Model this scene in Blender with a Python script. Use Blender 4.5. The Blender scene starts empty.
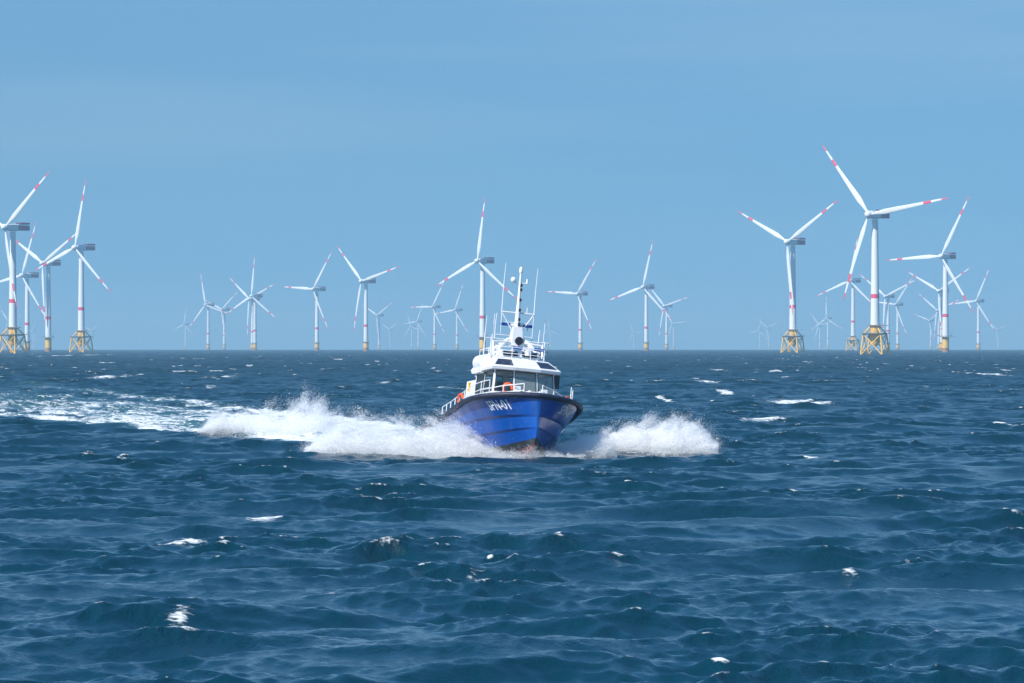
import bpy, math, random
import numpy as np
from mathutils import Matrix, Vector, Euler

random.seed(7)
rng = np.random.default_rng(11)
R = math.radians
SC = bpy.context.scene
COL = SC.collection

# ------------------------------------------------------------------ camera
EARTH = 6.371e6
F_PX, W_PX, H_PX = 3500.0, 1024, 683
CAM_H = 6.2
PITCH = 0.00094                                  # radians, upwards
cam_d = bpy.data.cameras.new('camera')
cam = bpy.data.objects.new('camera', cam_d)
COL.objects.link(cam)
cam.location = (0, 0, CAM_H)
cam.rotation_euler = (math.pi / 2 + PITCH, 0, 0)
cam_d.sensor_width = 36.0
cam_d.lens = F_PX / W_PX * 36.0
cam_d.clip_start = 1.0
cam_d.clip_end = 80000.0
SC.camera = cam

# ------------------------------------------------------------------ sky + sun
SUN_EL, SUN_AZ = R(44), R(-133)              # azimuth from +Y (view axis) to the right; sun behind the camera, to the left
world = bpy.data.worlds.new('World')
SC.world = world
world.use_nodes = True
nt = world.node_tree
nt.nodes.clear()
wo = nt.nodes.new('ShaderNodeOutputWorld')
bg = nt.nodes.new('ShaderNodeBackground')
sky = nt.nodes.new('ShaderNodeTexSky')
sky.sky_type = 'NISHITA'
sky.sun_disc = False
sky.sun_elevation = SUN_EL
sky.sun_rotation = SUN_AZ
sky.altitude = 0
sky.air_density = 1.0
sky.dust_density = 0.3
sky.ozone_density = 3.0
tc = nt.nodes.new('ShaderNodeTexCoord')
mp = nt.nodes.new('ShaderNodeMapping')       # lift the look-up a little so that the horizon takes the clear blue above it
mp.inputs['Location'].default_value = (0, 0, 0.17)
mp.inputs['Scale'].default_value = (1, 1, 0.6)
nt.links.new(tc.outputs['Generated'], mp.inputs['Vector'])
nt.links.new(mp.outputs['Vector'], sky.inputs['Vector'])
tint = nt.nodes.new('ShaderNodeVectorMath')
tint.operation = 'MULTIPLY'
up = nt.nodes.new('ShaderNodeSeparateXYZ')             # the clear sky overhead is a deeper blue than the belt over the sea
nt.links.new(tc.outputs['Generated'], up.inputs[0])
deep = nt.nodes.new('ShaderNodeMapRange')
deep.inputs['From Min'].default_value = 0.05
deep.inputs['From Max'].default_value = 0.35
nt.links.new(up.outputs['Z'], deep.inputs['Value'])
blue = nt.nodes.new('ShaderNodeMix')
blue.data_type = 'RGBA'
blue.inputs[6].default_value = (0.65, 1.09, 1.18, 1)
blue.inputs[7].default_value = (0.52, 1.28, 1.68, 1)
nt.links.new(deep.outputs['Result'], blue.inputs[0])
nt.links.new(blue.outputs[2], tint.inputs[1])
nt.links.new(sky.outputs['Color'], tint.inputs[0])
veil_map = nt.nodes.new('ShaderNodeMapping')      # a thin, almost even veil of high cloud
veil_map.inputs['Scale'].default_value = (3.0, 3.0, 45.0)
veil_map.inputs['Rotation'].default_value = (R(3), R(-2), 0)
veil = nt.nodes.new('ShaderNodeTexNoise')
veil.inputs['Scale'].default_value = 1.0
veil.inputs['Detail'].default_value = 3
veil_rng = nt.nodes.new('ShaderNodeMapRange')
veil_rng.inputs['From Min'].default_value = 0.38
veil_rng.inputs['From Max'].default_value = 0.68
veil_rng.inputs['To Max'].default_value = 0.30
veil_mix = nt.nodes.new('ShaderNodeMix')
veil_mix.data_type = 'RGBA'
veil_mix.inputs[7].default_value = (5.2, 6.6, 7.9, 1)
nt.links.new(tc.outputs['Generated'], veil_map.inputs['Vector'])
nt.links.new(veil_map.outputs['Vector'], veil.inputs['Vector'])
nt.links.new(veil.outputs['Fac'], veil_rng.inputs['Value'])
veil_sep = nt.nodes.new('ShaderNodeSeparateXYZ')     # the veil lies in a belt low over the horizon and thins out overhead
nt.links.new(tc.outputs['Generated'], veil_sep.inputs[0])
veil_belt = nt.nodes.new('ShaderNodeValToRGB')
cr = veil_belt.color_ramp
cr.elements[0].position = 0.02; cr.elements[0].color = (.12, .12, .12, 1)
cr.elements[1].position = 0.35; cr.elements[1].color = (.1, .1, .1, 1)
e_ = cr.elements.new(0.10); e_.color = (1, 1, 1, 1)
e_ = cr.elements.new(0.16); e_.color = (.8, .8, .8, 1)
nt.links.new(veil_sep.outputs['Z'], veil_belt.inputs['Fac'])
veil_add = nt.nodes.new('ShaderNodeMath'); veil_add.operation = 'ADD'; veil_add.inputs[1].default_value = 0.12
veil_mul = nt.nodes.new('ShaderNodeMath'); veil_mul.operation = 'MULTIPLY'
nt.links.new(veil_rng.outputs['Result'], veil_add.inputs[0])
nt.links.new(veil_add.outputs[0], veil_mul.inputs[0])
nt.links.new(veil_belt.outputs['Color'], veil_mul.inputs[1])
nt.links.new(veil_mul.outputs[0], veil_mix.inputs[0])
nt.links.new(tint.outputs['Vector'], veil_mix.inputs[6])
nt.links.new(veil_mix.outputs[2], bg.inputs['Color'])
bg.inputs['Strength'].default_value = 0.077
nt.links.new(bg.outputs['Background'], wo.inputs['Surface'])

sun_d = bpy.data.lights.new('sun', 'SUN')
sun_d.energy = 4.6
sun_d.angle = R(0.5)
sun_d.color = (1.0, 0.95, 0.87)
sun = bpy.data.objects.new('sun', sun_d)
COL.objects.link(sun)
sdir = Vector((math.sin(SUN_AZ) * math.cos(SUN_EL), math.cos(SUN_AZ) * math.cos(SUN_EL), math.sin(SUN_EL)))
sun.rotation_euler = sdir.to_track_quat('Z', 'Y').to_euler()
sun.location = sdir * 300

SC.view_settings.view_transform = 'Standard'
SC.view_settings.look = 'None'
SC.view_settings.exposure = 0.35
SC.view_settings.gamma = 1.0
SC.view_settings.use_curve_mapping = False
SC.render.engine = 'CYCLES'
SC.cycles.max_bounces = 10
SC.cycles.diffuse_bounces = 8
SC.cycles.glossy_bounces = 3
SC.cycles.transparent_max_bounces = 80
SC.cycles.volume_bounces = 1
SC.cycles.sample_clamp_indirect = 6.0


# ------------------------------------------------------------------ helpers
def sea_drop(x, y):
    return -(x * x + y * y) / (2 * EARTH)


def elev_of(py):
    return (H_PX / 2 - py) / F_PX + PITCH


def sea_at(px, py):
    """world point of the mean sea surface that the pixel (px, py) looks at"""
    t = -elev_of(py)
    # t*d = CAM_H + d^2/2R
    a, b, c = 1 / (2 * EARTH), -t, CAM_H
    disc = b * b - 4 * a * c
    d = (-b - math.sqrt(max(disc, 0))) / (2 * a)
    return (px - W_PX / 2) / F_PX * d, d


def mat(name, col, rough=0.5, spec=0.5, metal=0.0, noise=0.0, nscale=3.0, coat=0.0):
    m = bpy.data.materials.new(name)
    m.use_nodes = True
    b = m.node_tree.nodes['Principled BSDF']
    b.inputs['Base Color'].default_value = (*col, 1)
    b.inputs['Roughness'].default_value = rough
    b.inputs['Specular IOR Level'].default_value = spec
    b.inputs['Metallic'].default_value = metal
    b.inputs['Coat Weight'].default_value = coat
    if noise > 0:
        n = m.node_tree
        t = n.nodes.new('ShaderNodeTexCoord')
        x = n.nodes.new('ShaderNodeTexNoise')
        x.inputs['Scale'].default_value = nscale
        x.inputs['Detail'].default_value = 5
        r = n.nodes.new('ShaderNodeMapRange')
        r.inputs['From Min'].default_value = 0.3
        r.inputs['From Max'].default_value = 0.7
        r.inputs['To Min'].default_value = 1 - noise
        r.inputs['To Max'].default_value = 1 + noise * 0.4
        v = n.nodes.new('ShaderNodeVectorMath')
        v.operation = 'SCALE'
        v.inputs[0].default_value = col
        n.links.new(t.outputs['Object'], x.inputs['Vector'])
        n.links.new(x.outputs['Fac'], r.inputs['Value'])
        n.links.new(r.outputs['Result'], v.inputs['Scale'])
        n.links.new(v.outputs['Vector'], b.inputs['Base Color'])
    return m


def tag(o, label=None, cat=None, group=None, kind=None):
    if label: o['label'] = label
    if cat: o['category'] = cat
    if group: o['group'] = group
    if kind: o['kind'] = kind
    return o


def empty(name, loc=(0, 0, 0), rot=(0, 0, 0), parent=None):
    o = bpy.data.objects.new(name, None)
    COL.objects.link(o)
    o.location = loc
    o.rotation_euler = rot
    o.parent = parent
    o.empty_display_size = 0.5
    return o


class MB:
    """collects shapes and links them as one mesh object"""
    def __init__(self):
        self.v, self.f, self.m = [], [], []
        self.mi = 0

    def add(self, vs, fs):
        n = len(self.v)
        self.v += [tuple(p) for p in vs]
        self.f += [tuple(i + n for i in f) for f in fs]
        self.m += [self.mi] * len(fs)

    def box(self, c, s, rot=None, taper=1.0):
        hx, hy, hz = s[0] / 2, s[1] / 2, s[2] / 2
        vs = []
        for z, k in ((-hz, 1), (hz, taper)):
            vs += [(-hx * k, -hy * k, z), (hx * k, -hy * k, z), (hx * k, hy * k, z), (-hx * k, hy * k, z)]
        if rot is not None:
            M = Euler(rot).to_matrix()
            vs = [M @ Vector(p) for p in vs]
        vs = [(p[0] + c[0], p[1] + c[1], p[2] + c[2]) for p in vs]
        self.add(vs, [(3, 2, 1, 0), (4, 5, 6, 7), (0, 1, 5, 4), (1, 2, 6, 5), (2, 3, 7, 6), (3, 0, 4, 7)])

    def rings(self, rings, close=True, caps=True):
        n = len(rings[0])
        vs = [p for r in rings for p in r]
        fs = []
        for i in range(len(rings) - 1):
            for j in range(n if close else n - 1):
                k = (j + 1) % n
                fs.append((i * n + j, i * n + k, (i + 1) * n + k, (i + 1) * n + j))
        if caps:
            fs.append(tuple(range(n - 1, -1, -1)))
            fs.append(tuple((len(rings) - 1) * n + j for j in range(n)))
        self.add(vs, fs)

    def cyl(self, p0, p1, r0, r1=None, seg=12):
        self.tube([p0, p1], [r0, r0 if r1 is None else r1], seg)

    def tube(self, pts, r, seg=8, closed=False):
        pts = [Vector(p) for p in pts]
        n = len(pts)
        rr = r if isinstance(r, (list, tuple)) else [r] * n
        rings = []
        ref = None
        for i, p in enumerate(pts):
            if closed:
                t = pts[(i + 1) % n] - pts[i - 1]
            else:
                t = pts[min(i + 1, n - 1)] - pts[max(i - 1, 0)]
            t.normalize()
            if ref is None:
                ref = Vector((0, 0, 1)) if abs(t.z) < 0.9 else Vector((1, 0, 0))
            u = t.cross(ref)
            if u.length < 1e-6:
                u = t.cross(Vector((0.3, 1, 0.2)))
            u.normalize()
            w = t.cross(u)
            ref = -w if False else ref
            rings.append([p + (u * math.cos(a) + w * math.sin(a)) * rr[i] for a in [2 * math.pi * k / seg for k in range(seg)]])
        if closed:
            rings.append(rings[0])
            self.rings(rings, caps=False)
        else:
            self.rings(rings)

    def lathe(self, prof, seg=24, c=(0, 0, 0)):
        rings = [[(c[0] + r * math.cos(a), c[1] + r * math.sin(a), c[2] + z) for a in [2 * math.pi * k / seg for k in range(seg)]] for r, z in prof]
        self.rings(rings)

    def ball(self, c, r, seg=12, sz=1.0):
        prof = [(r * math.sin(math.pi * i / 8) + 1e-4, -r * sz * math.cos(math.pi * i / 8)) for i in range(9)]
        self.lathe(prof, seg, c)

    def build(self, name, mats, parent=None, smooth=False):
        me = bpy.data.meshes.new(name)
        me.from_pydata(self.v, [], self.f)
        for m in (mats if isinstance(mats, (list, tuple)) else [mats]):
            me.materials.append(m)
        me.polygons.foreach_set('material_index', self.m)
        me.validate()
        me.update()
        if smooth:
            me.polygons.foreach_set('use_smooth', [True] * len(me.polygons))
            try:
                me.set_sharp_from_angle(angle=R(38))
            except Exception:
                pass
        o = bpy.data.objects.new(name, me)
        COL.objects.link(o)
        o.parent = parent
        return o


class Lattice:
    """value noise on a wrapped random lattice"""
    def __init__(self, seed, n=32):
        self.n = n
        self.g = np.random.default_rng(seed).random((n, n, n)).astype(np.float32)

    def __call__(self, x, y, z):
        n = self.n
        xi, yi, zi = np.floor(x).astype(int), np.floor(y).astype(int), np.floor(z).astype(int)
        fx, fy, fz = x - xi, y - yi, z - zi
        fx, fy, fz = fx * fx * (3 - 2 * fx), fy * fy * (3 - 2 * fy), fz * fz * (3 - 2 * fz)
        g = self.g
        def at(a, b, c):
            return g[(xi + a) % n, (yi + b) % n, (zi + c) % n]
        l00 = at(0, 0, 0) * (1 - fx) + at(1, 0, 0) * fx
        l10 = at(0, 1, 0) * (1 - fx) + at(1, 1, 0) * fx
        l01 = at(0, 0, 1) * (1 - fx) + at(1, 0, 1) * fx
        l11 = at(0, 1, 1) * (1 - fx) + at(1, 1, 1) * fx
        return (l00 * (1 - fy) + l10 * fy) * (1 - fz) + (l01 * (1 - fy) + l11 * fy) * fz

    def fbm(self, x, y, z, o=4):
        s, a, t = 0, 1.0, 0
        for k in range(o):
            s = s + a * self(x * 2 ** k + 7.3 * k, y * 2 ** k + 3.1 * k, z * 2 ** k + 1.7 * k)
            t += a
            a *= 0.55
        return s / t


# ------------------------------------------------------------------ the pilot boat's place (needed by the sea)
YAW = R(15.5)
BOAT_DIR = np.array([math.sin(YAW), -math.cos(YAW)])
STEM = np.array(sea_at(535, 454.5))
DB = STEM[1]
WAKE_YAW = R(17)                              # the boat is turning: its track lies a little further round
WAKE_DIR = np.array([math.sin(WAKE_YAW), -math.cos(WAKE_YAW)])
PLUME = sea_at(272, 437)
BOAT_POS = STEM - 8.0 * BOAT_DIR

# ------------------------------------------------------------------ sea
MAIN_DIR = R(-76)                             # the waves run towards the camera and a little to the right
# (significant height, peak length, longest, shortest, spread at the peak): an old low swell, the chop and the wavelets on it
SYSTEMS = [(0.36, 25.0, 42.0, 8.0, R(20), 30), (0.62, 8.0, 16.0, 2.2, R(28), 44), (0.18, 2.0, 4.2, 0.36, R(38), 42)]


def make_waves():
    g = np.random.default_rng(21)
    comps = []
    for hs, lp, lmax, lmin, spread, nl in SYSTEMS:
        lams = np.exp(np.linspace(math.log(lmin), math.log(lmax), nl))
        kp = 2 * math.pi / lp
        part = []
        for lam in lams:
            for j in range(7):
                l = lam * math.exp(g.uniform(-0.05, 0.05))
                k = 2 * math.pi / l
                s = k ** -3 * math.exp(-1.25 * (kp / k) ** 2)
                s *= 1 + 1.5 * math.exp(-((math.sqrt(k / kp) - 1) ** 2) / 0.03)
                th = MAIN_DIR + g.normal(0, spread)
                part.append([k, th, s * k, g.uniform(0, 2 * math.pi), l])
        p = np.array(part)
        p[:, 2] *= (hs / 4) ** 2 / p[:, 2].sum()
        comps.append(p)
    c = np.concatenate(comps)
    return c[:, 0], c[:, 1], np.sqrt(2 * c[:, 2]), c[:, 3], c[:, 4]


WK, WTH, WA, WPH, WL = make_waves()
CHOP = 1.22
GROUPS = None


def sea_eval(X, Y, spacing):
    """Gerstner sum: dx, dy, dz and the fold (Jacobian) at flat arrays X, Y; short waves fade where the grid is too coarse"""
    shp = X.shape
    X = X.ravel().astype(np.float64)
    Y = Y.ravel().astype(np.float64)
    S = np.broadcast_to(spacing, shp).ravel()
    if GROUPS is not None:                    # waves come in groups: rough and calmer patches
        m1 = (0.35 + 1.3 * GROUPS.fbm(X / 19.0, Y / 26.0, X * 0 + 2.2, 2)).astype(np.float32)
        m2 = np.clip(-0.55 + 3.1 * GROUPS.fbm(X / 6.0, Y / 9.0, X * 0 + 6.2, 3), 0.1, 1.5).astype(np.float32)
    else:
        m1 = m2 = np.float32(1)
    smin = float(S.min())
    smax = float(S.max())
    dx = np.zeros(X.size, np.float32); dy = np.zeros_like(dx); dz = np.zeros_like(dx)
    jxx = np.zeros_like(dx); jyy = np.zeros_like(dx); jxy = np.zeros_like(dx)
    for k, th, a, ph, l in zip(WK, WTH, WA, WPH, WL):
        if l < 1.3 * smin:
            continue
        cx, cy = math.cos(th), math.sin(th)
        t = ((k * cx) * X + (k * cy) * Y + ph)
        t = (t - np.floor(t / (2 * math.pi)) * (2 * math.pi)).astype(np.float32)
        c, s = np.cos(t), np.sin(t)
        if l < 2.5 * smax:
            w = np.clip((l / S - 1.3) / 1.2, 0, 1).astype(np.float32)
            c *= w; s *= w
        w = m1 if l > 3.0 else m2
        if l < 18:
            c *= w; s *= w
        dz += a * c
        ch = CHOP if l > 3.0 else 0.65 * CHOP
        q = ch * a * k
        dx -= (ch * a * cx) * s
        dy -= (ch * a * cy) * s
        jxx += (q * cx * cx) * c; jyy += (q * cy * cy) * c; jxy += (q * cx * cy) * c
    J = (1 - jxx) * (1 - jyy) - jxy * jxy
    return [v.reshape(shp) for v in (dx, dy, dz, J)]


GROUPS = Lattice(41)


def row_distances():
    rows = [2.0]
    while rows[-1] < 54:
        rows.append(rows[-1] + max(0.5, min(1.2, 0.05 * rows[-1])))
    d = rows[-1]
    while d < 18000:
        if d < 280: s = 0.14 + 0.0011 * (d - 54)
        elif d < 1800: s = 0.39 + 0.0012 * (d - 280)
        else: s = 2.2 * (d / 1800) ** 1.5
        d += s
        rows.append(d)
    return np.array(rows)


PATCHES = []   # foam lying on the water: x, y, rx, ry, strength


def foam_patch(px, py, wpx, hpx, s):
    x, d = sea_at(px, py)
    x2, d2 = sea_at(px, py - hpx / 2)
    PATCHES.append((x, d, wpx / 2 / F_PX * d, max(0.6, abs(d2 - d)), s))


# broken crests that stand out in the photograph
for p in [(798, 404, 46, 7, 1.0), (762, 422, 60, 3, 0.55), (600, 478, 34, 6, 0.55), (485, 581, 26, 3, .62), (190, 622, 40, 8, .5),
          (345, 640, 18, 8, .7), (187, 543, 40, 9, .7), (266, 521, 34, 8, .9), (810, 456, 24, 5, .7), (120, 406, 30, 4, .6),
          (850, 582, 22, 4, .6), (665, 401, 10, 5, .9), (455, 495, 16, 4, .8), (150, 614, 36, 4, .6), (330, 600, 70, 6, .35),
          (110, 378, 34, 3, .7), (845, 430, 40, 3, .3), (1005, 427, 16, 3, .8), (60, 356, 12, 3, .8), (720, 371, 14, 3, .6),
          (725, 393, 14, 5, .8), (708, 383, 24, 3, .6), (985, 375, 14, 3, .8), (220, 378, 24, 3, .6), (770, 400, 14, 3, .4)]:
    foam_patch(*p)

LAT = Lattice(5)
_gx, _gy = np.meshgrid(np.arange(0, 130, 0.42), np.arange(130, 260, 0.42))
_J = sea_eval(_gx, _gy, 0.42)[3]
J_CAP = float(np.quantile(_J, 0.009))         # only the steepest few crests in a thousand break
J_CREST = float(np.quantile(_J, 0.16))
J_SD = float(_J.std())


def foam_field(X, Y, dz, J):
    """foam 0..1 and aeration 0..1"""
    lat = LAT.fbm(X / 45, Y / 70, X * 0 + 3.3, 3)
    thr = J_CAP + 1.6 * J_SD * (lat - 0.52)
    f = np.clip((thr - J) / (0.8 * J_SD) + .15, 0, 1) * 0.74
    crest = np.clip((J_CREST + 0.9 * J_SD - J) / (1.0 * J_SD), 0, 1)
    for (x, y, rx, ry, s) in PATCHES:
        r2 = ((X - x) / rx) ** 2 + ((Y - y) / ry) ** 2
        f = np.maximum(f, np.minimum(1.05, 1.5 * s * np.exp(-r2 * 0.9) * (0.68 + 0.5 * crest)))
    # beyond the fine mesh the broken crests are scattered by noise alone
    dist = np.hypot(X, Y)
    fn = LAT.fbm(X / 4.0 + 31, Y / 11.0, X * 0 + 1.1, 2)
    f = np.maximum(f, np.clip((fn - 0.765) / 0.08, 0, 1) * 0.85 * np.clip((dist - 280) / 300, 0, 1))
    # wake of the boat: t metres behind the stem, u metres to the side of its track
    rx, ry = X - STEM[0], Y - STEM[1]
    t = -(rx * WAKE_DIR[0] + ry * WAKE_DIR[1])
    u = rx * -WAKE_DIR[1] + ry * WAKE_DIR[0]      # + = port (right in the picture)
    wob = 3.0 * (LAT.fbm(t / 25, u / 40, t * 0 + 9.1, 3) - 0.5)
    on = (t > 2) & (t < 520)
    half = 3.6 + 0.035 * np.clip(t, 0, 400) + wob
    core = np.exp(-np.clip(np.abs(u) - half, 0, None) ** 2 / 2.0) * np.clip((t - 2) / 6, 0, 1) * np.clip(1.25 - t / 330, 0, 1)
    arm = np.exp(-((np.abs(u) - half - 1.0 - 0.03 * t) / (1.3 + 0.008 * t)) ** 2) * np.clip((t - 4) / 8, 0, 1) * np.clip(1.2 - t / 380, 0.0, 1)
    n = LAT.fbm(t / 9, u / 4, t * 0 + 5.5, 4)
    wake = np.clip(core * (0.66 + 1.4 * (n - 0.42)) + arm * (1.05 + 1.5 * (n - 0.45)), 0, 1)
    # boil round the bow: the sheets of spray land here
    for (cx, cy, ax, ay, s) in [(-6.5, DB + 4.5, 6.0, 2.6, 1.0), (7.2, DB + 7, 5.2, 2.4, 0.9), (1.2, DB + 0.3, 4.0, 1.6, .9),
                                (PLUME[0], PLUME[1] + 1, 5.0, 2.6, 1.0), (PLUME[0] - 6, PLUME[1] + 6, 4, 4, .9)]:
        wake = np.maximum(wake, s * np.exp(-(((X - cx) / ax) ** 2 + ((Y - cy) / ay) ** 2) ** 1.5))
    f = np.maximum(f, np.where(on, wake, f * 0))
    aer = np.where(on, np.clip(np.maximum(core, arm) * 0.9, 0, 1), 0)
    return f.astype(np.float32), aer.astype(np.float32)


def make_sea():
    D = row_distances()
    half = R(9.8)
    core = np.linspace(-half, half, 640)
    side = [half]
    st = core[1] - core[0]
    while side[-1] < math.pi:
        st *= 1.16
        st = min(st, R(6))
        side.append(min(side[-1] + st, math.pi))
    side = np.array(side[1:])
    az = np.concatenate([-side[::-1], core, side])
    daz = np.gradient(az)
    nr, nc = len(D), len(az)
    dD = np.gradient(D)
    P = np.empty((nr, nc, 3), np.float32)
    FO = np.empty((nr, nc), np.float32)
    AE = np.empty((nr, nc), np.float32)
    CR = np.empty((nr, nc), np.float32)
    sa, ca = np.sin(az), np.cos(az)
    step = 60
    for i in range(0, nr, step):
        d = D[i:i + step, None]
        X, Y = d * sa[None, :], d * ca[None, :]
        sp = np.maximum(dD[i:i + step, None], d * daz[None, :])
        dx, dy, dz, J = sea_eval(X, Y, sp)
        P[i:i + step, :, 0] = X + dx
        P[i:i + step, :, 1] = Y + dy
        P[i:i + step, :, 2] = dz + sea_drop(X, Y) - 0.5 * np.exp(-((X - 1) / 15) ** 2 - ((Y - DB + 7) / 9) ** 2)
        f, a = foam_field(X, Y, dz, J)
        FO[i:i + step] = f
        AE[i:i + step] = a
        CR[i:i + step] = np.clip(0.45 + dz / 0.55, 0, 1)
    idx = np.arange(nr * nc).reshape(nr, nc)
    q = np.stack([idx[:-1, :-1], idx[:-1, 1:], idx[1:, 1:], idx[1:, :-1]], -1).reshape(-1, 4)[:, ::-1]
    me = bpy.data.meshes.new('sea')
    me.vertices.add(nr * nc)
    me.vertices.foreach_set('co', P.ravel())
    me.loops.add(q.size)
    me.loops.foreach_set('vertex_index', np.ascontiguousarray(q).ravel().astype(np.int32))
    me.polygons.add(len(q))
    me.polygons.foreach_set('loop_start', (np.arange(len(q)) * 4).astype(np.int32))
    me.polygons.foreach_set('use_smooth', np.ones(len(q), bool))
    me.update(calc_edges=True)
    for n, arr in (('foam', FO), ('aeration', AE), ('crest', CR)):
        at = me.attributes.new(n, 'FLOAT', 'POINT')
        at.data.foreach_set('value', arr.ravel())
    o = bpy.data.objects.new('sea', me)
    COL.objects.link(o)
    tag(o, 'dark blue choppy sea with scattered whitecaps', 'sea', kind='structure')
    return o


def sea_material():
    m = bpy.data.materials.new('sea_water')
    m.use_nodes = True
    n = m.node_tree
    b = n.nodes['Principled BSDF']
    out = n.nodes['Material Output']
    N = lambda t: n.nodes.new(t)
    L = n.links.new
    geo = N('ShaderNodeNewGeometry')

    def noise(scale, sx, sy, detail, rough=0.55, rot=0.3):
        mpn = N('ShaderNodeMapping')
        mpn.inputs['Rotation'].default_value = (0, 0, rot)
        mpn.inputs['Scale'].default_value = (scale * sx, scale * sy, scale)
        t = N('ShaderNodeTexNoise')
        t.inputs['Scale'].default_value = 1
        t.inputs['Detail'].default_value = detail
        t.inputs['Roughness'].default_value = rough
        L(geo.outputs['Position'], mpn.inputs['Vector'])
        L(mpn.outputs['Vector'], t.inputs['Vector'])
        return t.outputs['Fac']

    # waves finer than the mesh: longer ones join in where the mesh gets coarse far out
    ln = N('ShaderNodeVectorMath'); ln.operation = 'LENGTH'
    L(geo.outputs['Position'], ln.inputs[0])
    far = N('ShaderNodeMapRange')
    far.inputs['From Min'].default_value = 250; far.inputs['From Max'].default_value = 1500
    far.inputs['To Min'].default_value = 0.0; far.inputs['To Max'].default_value = 1.0
    L(ln.outputs['Value'], far.inputs['Value'])
    b0 = N('ShaderNodeBump'); b0.inputs['Distance'].default_value = 1.3
    L(far.outputs['Result'], b0.inputs['Strength'])
    L(noise(0.30, 0.6, 1.0, 4, 0.6, 0.1), b0.inputs['Height'])
    # gusts roughen the surface in patches and leave slicker water between them
    gust = N('ShaderNodeMapRange')
    gust.inputs['From Min'].default_value = 0.36; gust.inputs['From Max'].default_value = 0.64
    gust.inputs['To Min'].default_value = 0.35; gust.inputs['To Max'].default_value = 1.0
    L(noise(0.16, 0.5, 0.8, 4, 0.6, 0.3), gust.inputs['Value'])
    ca = N('ShaderNodeAttribute'); ca.attribute_name = 'crest'      # crests carry most of the ripples, troughs are slicker
    cm = N('ShaderNodeMath'); cm.operation = 'MULTIPLY_ADD'; cm.inputs[1].default_value = 1.0
    L(ca.outputs['Fac'], cm.inputs[0]); L(gust.outputs['Result'], cm.inputs[2])
    cs = N('ShaderNodeMapRange')
    cs.inputs['From Min'].default_value = 0.55; cs.inputs['From Max'].default_value = 1.7
    cs.inputs['To Min'].default_value = 0.15; cs.inputs['To Max'].default_value = 1.0
    L(cm.outputs['Value'], cs.inputs['Value'])
    b1 = N('ShaderNodeBump'); b1.inputs['Distance'].default_value = 0.17
    L(cs.outputs['Result'], b1.inputs['Strength'])
    L(noise(1.2, 1.5, 0.8, 6, 0.66, 0.5), b1.inputs['Height'])
    L(b0.outputs['Normal'], b1.inputs['Normal'])
    b2 = N('ShaderNodeBump'); b2.inputs['Distance'].default_value = 0.04
    L(cs.outputs['Result'], b2.inputs['Strength'])
    L(noise(4.2, 1.5, 0.7, 4, 0.62, 0.35), b2.inputs['Height'])
    L(b1.outputs['Normal'], b2.inputs['Normal'])
    b.inputs['IOR'].default_value = 1.42
    ro = N('ShaderNodeMapRange')                 # slopes finer than mesh and bump count as roughness
    ro.inputs['From Min'].default_value = 60; ro.inputs['From Max'].default_value = 900
    ro.inputs['To Min'].default_value = 0.06; ro.inputs['To Max'].default_value = 0.44
    L(ln.outputs['Value'], ro.inputs['Value'])
    L(ro.outputs['Result'], b.inputs['Roughness'])
    L(b2.outputs['Normal'], b.inputs['Normal'])

    at = N('ShaderNodeAttribute'); at.attribute_name = 'foam'
    ae = N('ShaderNodeAttribute'); ae.attribute_name = 'aeration'
    fn = noise(2.2, 0.55, 1.2, 6, 0.68, 0.25)
    # foam shows where the attribute beats a lacy noise
    fn2 = noise(8.0, 0.5, 1.2, 4, 0.65, 0.1)
    av = N('ShaderNodeMath'); av.operation = 'MULTIPLY_ADD'
    L(fn2, av.inputs[0]); av.inputs[1].default_value = 0.6; L(fn, av.inputs[2])
    st = N('ShaderNodeMapRange'); st.clamp = True
    st.inputs['From Min'].default_value = 0.60; st.inputs['From Max'].default_value = 1.04
    st.inputs['To Min'].default_value = -1.0; st.inputs['To Max'].default_value = 0.0
    L(av.outputs['Value'], st.inputs['Value'])
    ad = N('ShaderNodeMath'); ad.operation = 'ADD'
    L(st.outputs['Result'], ad.inputs[0]); L(at.outputs['Fac'], ad.inputs[1])
    rg = N('ShaderNodeMapRange'); rg.interpolation_type = 'SMOOTHSTEP'
    rg.inputs['From Min'].default_value = 0.0
    rg.inputs['From Max'].default_value = 0.55
    rg.inputs['To Max'].default_value = 0.92
    L(ad.outputs['Value'], rg.inputs['Value'])
    mix = N('ShaderNodeMix'); mix.data_type = 'RGBA'
    mix.inputs[6].default_value = (0.002, 0.031, 0.051, 1)
    mix.inputs[7].default_value = (0.06, 0.17, 0.21, 1)
    am = N('ShaderNodeMath'); am.operation = 'MULTIPLY'; am.inputs[1].default_value = 0.7
    L(ae.outputs['Fac'], am.inputs[0])
    L(am.outputs['Value'], mix.inputs[0])
    L(mix.outputs[2], b.inputs['Base Color'])
    df = N('ShaderNodeBsdfDiffuse'); df.inputs['Color'].default_value = (0.82, 0.85, 0.86, 1)
    L(b1.outputs['Normal'], df.inputs['Normal'])
    ms = N('ShaderNodeMixShader')
    L(rg.outputs['Result'], ms.inputs[0]); L(b.outputs['BSDF'], ms.inputs[1]); L(df.outputs['BSDF'], ms.inputs[2])
    L(ms.outputs['Shader'], out.inputs['Surface'])
    return m


sea = make_sea()
sea.data.materials.append(sea_material())

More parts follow.
